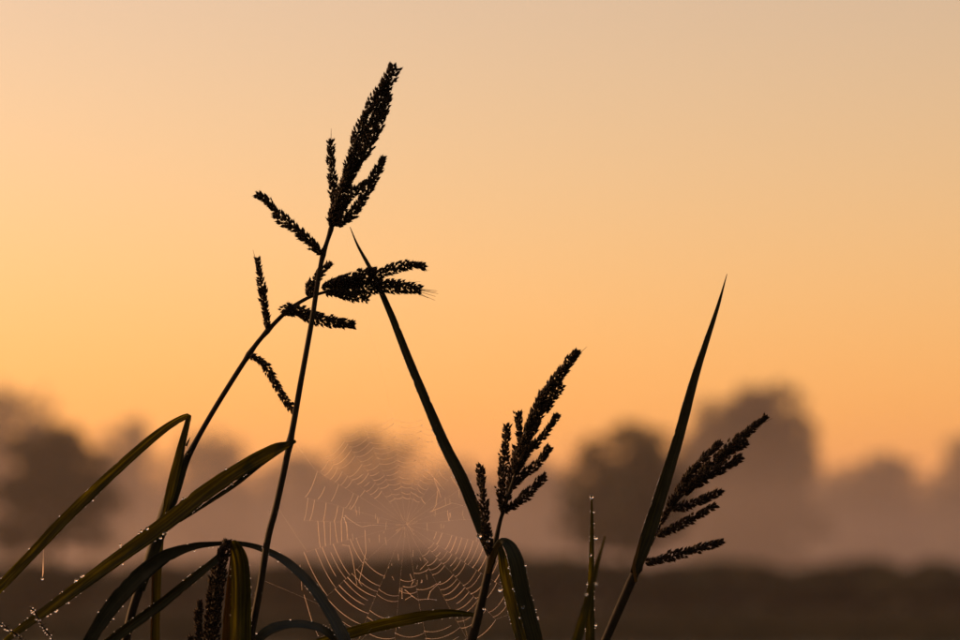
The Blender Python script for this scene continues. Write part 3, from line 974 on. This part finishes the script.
# ------------------------------------------------------------------ dewy wisps at the lower left
def wisp(label, pts, root_px, d, seed):
    rg = random.Random(seed)
    rt = ground_under(root_px, d)
    W = thing('grass_plant', label, 'grass', rt, 'thin dewy wisps in the corner')
    _, line = culm([(p[0], p[1], d, 1.6 - .12 * i) for i, p in enumerate(pts)], W, rt, M_CULM, n=40)
    mb = Mesh()
    line = line[7:]
    for i in range(2, len(line), 3):
        s = line[i]
        e = s + (UP * rg.uniform(.2, 1) + RIGHT * rg.uniform(-1, 1)).normalized() * MM * rg.uniform(3, 7)
        tube(mb, [s, e], [.4 * MM, .25 * MM], 4)
    mb.build('twigs', M_CULM, W)
    db = Mesh()
    for i in range(0, len(line)):
        drop(db, line[i] - FWD * MM + (RIGHT * rg.uniform(-1, 1) + UP * rg.uniform(-1, 1)) * MM * 2.0, MM * rg.uniform(.35, 1.15), True)
    db.build('dew_drops', M_DEW, W)['kind'] = 'stuff'


wisp('thin beaded wisp slanting across the wide leaf in the lower left corner', [(56, 652), (51, 637), (44, 628), (38, 618), (34, 611), (31, 608)], 70, -.035, 71)
wisp('thin beaded wisp at the very left edge near the bottom', [(34, 652), (22, 640), (14, 633), (6, 628), (-2, 622)], 48, -.03, 72)

# ------------------------------------------------------------------ spider web
HUBX, HUBY, WD = 405.5, 524.5, .034
web = thing('spider_web', 'torn dewy orb web hung between the tallest stem and the middle stem', 'spider web', P(HUBX, HUBY, WD))
wr = random.Random(5)


def WP(ang, rpx, dz=0.0):
    a = R(ang)
    x, y = HUBX + math.cos(a) * rpx, HUBY - math.sin(a) * rpx
    return P(x, y, WD + (x - HUBX) * MM * 0.06 + dz)


RAD = [4, 17, 31, 44, 57, 70, 83, 97, 111, 125, 138, 151, 165, 179, 195, 222, 250, 266, 281, 296, 312, 329, 345]
RAD = [a + wr.uniform(-2.5, 2.5) for a in RAD]


def reach(a):
    """outer radius of the sticky spiral by direction"""
    keys = [(0, 66), (30, 72), (57, 92), (90, 112), (115, 112), (140, 106), (165, 103), (190, 100), (215, 112), (240, 132), (270, 140), (300, 134), (325, 128), (345, 92), (360, 66)]
    for (a0, r0), (a1, r1) in zip(keys, keys[1:]):
        if a0 <= a <= a1:
            return r0 + (r1 - r0) * (a - a0) / (a1 - a0)
    return 60


def inner(a):
    keys = [(0, 36), (40, 44), (55, 26), (125, 28), (140, 52), (175, 60), (200, 58), (215, 48), (250, 60), (275, 55), (300, 36), (345, 30), (360, 36)]
    for (a0, r0), (a1, r1) in zip(keys, keys[1:]):
        if a0 <= a <= a1:
            return r0 + (r1 - r0) * (a - a0) / (a1 - a0)
    return 30


def keep(a):
    if 55 < a < 130:
        return .96
    if 130 <= a < 250:
        return .78
    if 290 < a < 345:
        return .86
    if 250 <= a <= 290:
        return .42
    return .3


SAG = 0.15
beads = Mesh()
for a in RAD:
    mb = Mesh()
    rr = reach(a % 360)
    pts = [WP(a + wr.uniform(-.4, .4), rr * f) for f in (0.02, .2, .4, .6, .8, 1.0)]
    tube(mb, pts, [.038 * MM] * len(pts), 4)
    mb.build('radial_thread', M_SILK, web)
turns = {}
for i, a0 in enumerate(RAD):
    a1 = RAD[(i + 1) % len(RAD)]
    if a1 < a0:
        a1 += 360
    am = ((a0 + a1) / 2) % 360
    lo, hi = inner(am), reach(am)
    k = 0
    r = lo
    while r < hi:
        step = 5.7 * (.8 + .35 * (r / 110))
        if 130 < am < 250:
            step *= 1.0
        if wr.random() < keep(am):
            r0, r1 = r + wr.uniform(-.9, .9), r + wr.uniform(-.9, .9) + step * .12
            n = 7
            f0 = 0 if wr.random() > .12 else wr.uniform(.1, .4)
            f1 = 1 if wr.random() > .12 else wr.uniform(.6, .9)
            pts = []
            for j in range(n):
                f = f0 + (f1 - f0) * j / (n - 1)
                p = WP(a0, r0).lerp(WP(a1, r1), f)
                # the dew pulls each thread down
                p -= UP * (min(a1 - a0, 15) / 57.3 * r * MM) * SAG * 4 * f * (1 - f)
                pts.append(p)
            mb = Mesh()
            turns[len(turns)] = mb
            th = wr.uniform(.14, .26) * MM * (0.75 if 50 < am < 130 and r > 70 else 1)
            tube(mb, pts, [th] * n, 4)
            if wr.random() < .5:
                drop(beads, pts[0], wr.uniform(.25, .6) * MM)
            if wr.random() < .22:
                drop(beads, pts[wr.randint(1, 5)], wr.uniform(.25, .55) * MM)
        r += step
        k += 1
for k in sorted(turns):
    turns[k].build('spiral_thread', M_SILK, web)
# hub tangle, loose ends and the anchor lines to the plants
hub = Mesh()
for _ in range(15):
    a = wr.uniform(0, 360)
    p = WP(a, wr.uniform(0, 7))
    q = WP(a + wr.uniform(-50, 50), wr.uniform(2, 14))
    tube(hub, [p, q], [.09 * MM] * 2, 4)
hub.build('hub', M_SILK, web)
loose = Mesh()
LOOSE = [[(345, 516), (350, 520), (356, 524), (362, 527), (372, 525), (388, 526)], [(344, 518), (347, 527), (347, 540)], [(342, 545), (349, 546), (352, 556), (357, 585)], [(365, 530), (366, 552), (359, 582), (362, 586)],
         [(405, 590), (412, 596), (418, 600), (428, 599), (436, 600)], [(412, 596), (405, 600)], [(402, 588), (402, 598)], [(428, 599), (430, 592), (440, 582)],
         [(427, 470), (434, 478), (438, 490), (436, 505), (432, 512)], [(434, 478), (444, 490)], [(438, 488), (441, 498)], [(420, 570), (428, 562), (424, 558)], [(410, 574), (413, 582), (411, 586)],
         [(430, 512), (452, 503), (464, 506)], [(300, 565), (302, 590)], [(304, 595), (312, 622), (318, 636)]]
for Lx in LOOSE:
    tube(loose, [P(x, y, WD + .001) for x, y in Lx], [.2 * MM] * len(Lx), 4)
    for x, y in Lx:
        if wr.random() < .6:
            drop(beads, P(x, y, WD), wr.uniform(.3, .7) * MM)
for _ in range(40):
    a = wr.choice((wr.uniform(150, 215), wr.uniform(240, 300), wr.uniform(330, 400)))
    p = WP(a % 360, wr.uniform(18, 64))
    e = p - UP * MM * wr.uniform(2, 9) + RIGHT * MM * wr.uniform(-2, 2)
    tube(loose, [p, e], [.14 * MM] * 2, 4)
    if wr.random() < .5:
        drop(beads, e, wr.uniform(.25, .5) * MM)
loose.build('loose_thread', M_SILK, web)
for (a, end) in ((97, (347, 240, .031)), (151, (291, 437, .002)), (192, (276, 505, .002)), (217, (262, 580, .002)), (57, (436, 425, .016)), (17, (478, 520, .008)), (345, (488, 570, .003)), (254, (372, 628, .022)), (305, (462, 614, .014)), (318, (522, 610, -.012))):
    ai = min(RAD, key=lambda x: abs(x - a))
    mb = Mesh()
    tube(mb, [WP(ai, reach(ai % 360)), WP(ai, reach(ai % 360)).lerp(P(*end), .5), P(*end)], [.04 * MM] * 3, 4)
    mb.build('anchor_thread', M_SILK, web)
beads.build('dew_beads', M_DEW, web)['kind'] = 'stuff'

# a single hanging thread with a drop, under the folded leaf
hg = thing('silk_thread', 'single glinting thread with a droplet hanging below the folded leaf', 'thread', P(43, 545, -.016))
mb = Mesh()
tube(mb, [P(43.5, 545, -.017), P(43.2, 560, -.017), P(43, 572, -.017), P(42.5, 577, -.017)], [.08 * MM, .16 * MM, .5 * MM, .3 * MM], 6)
mb.build('thread', M_SILK, hg)
mb = Mesh()
drop(mb, P(42.3, 579, -.017), 1.3 * MM, True)
mb.build('droplet', M_DEW, hg)
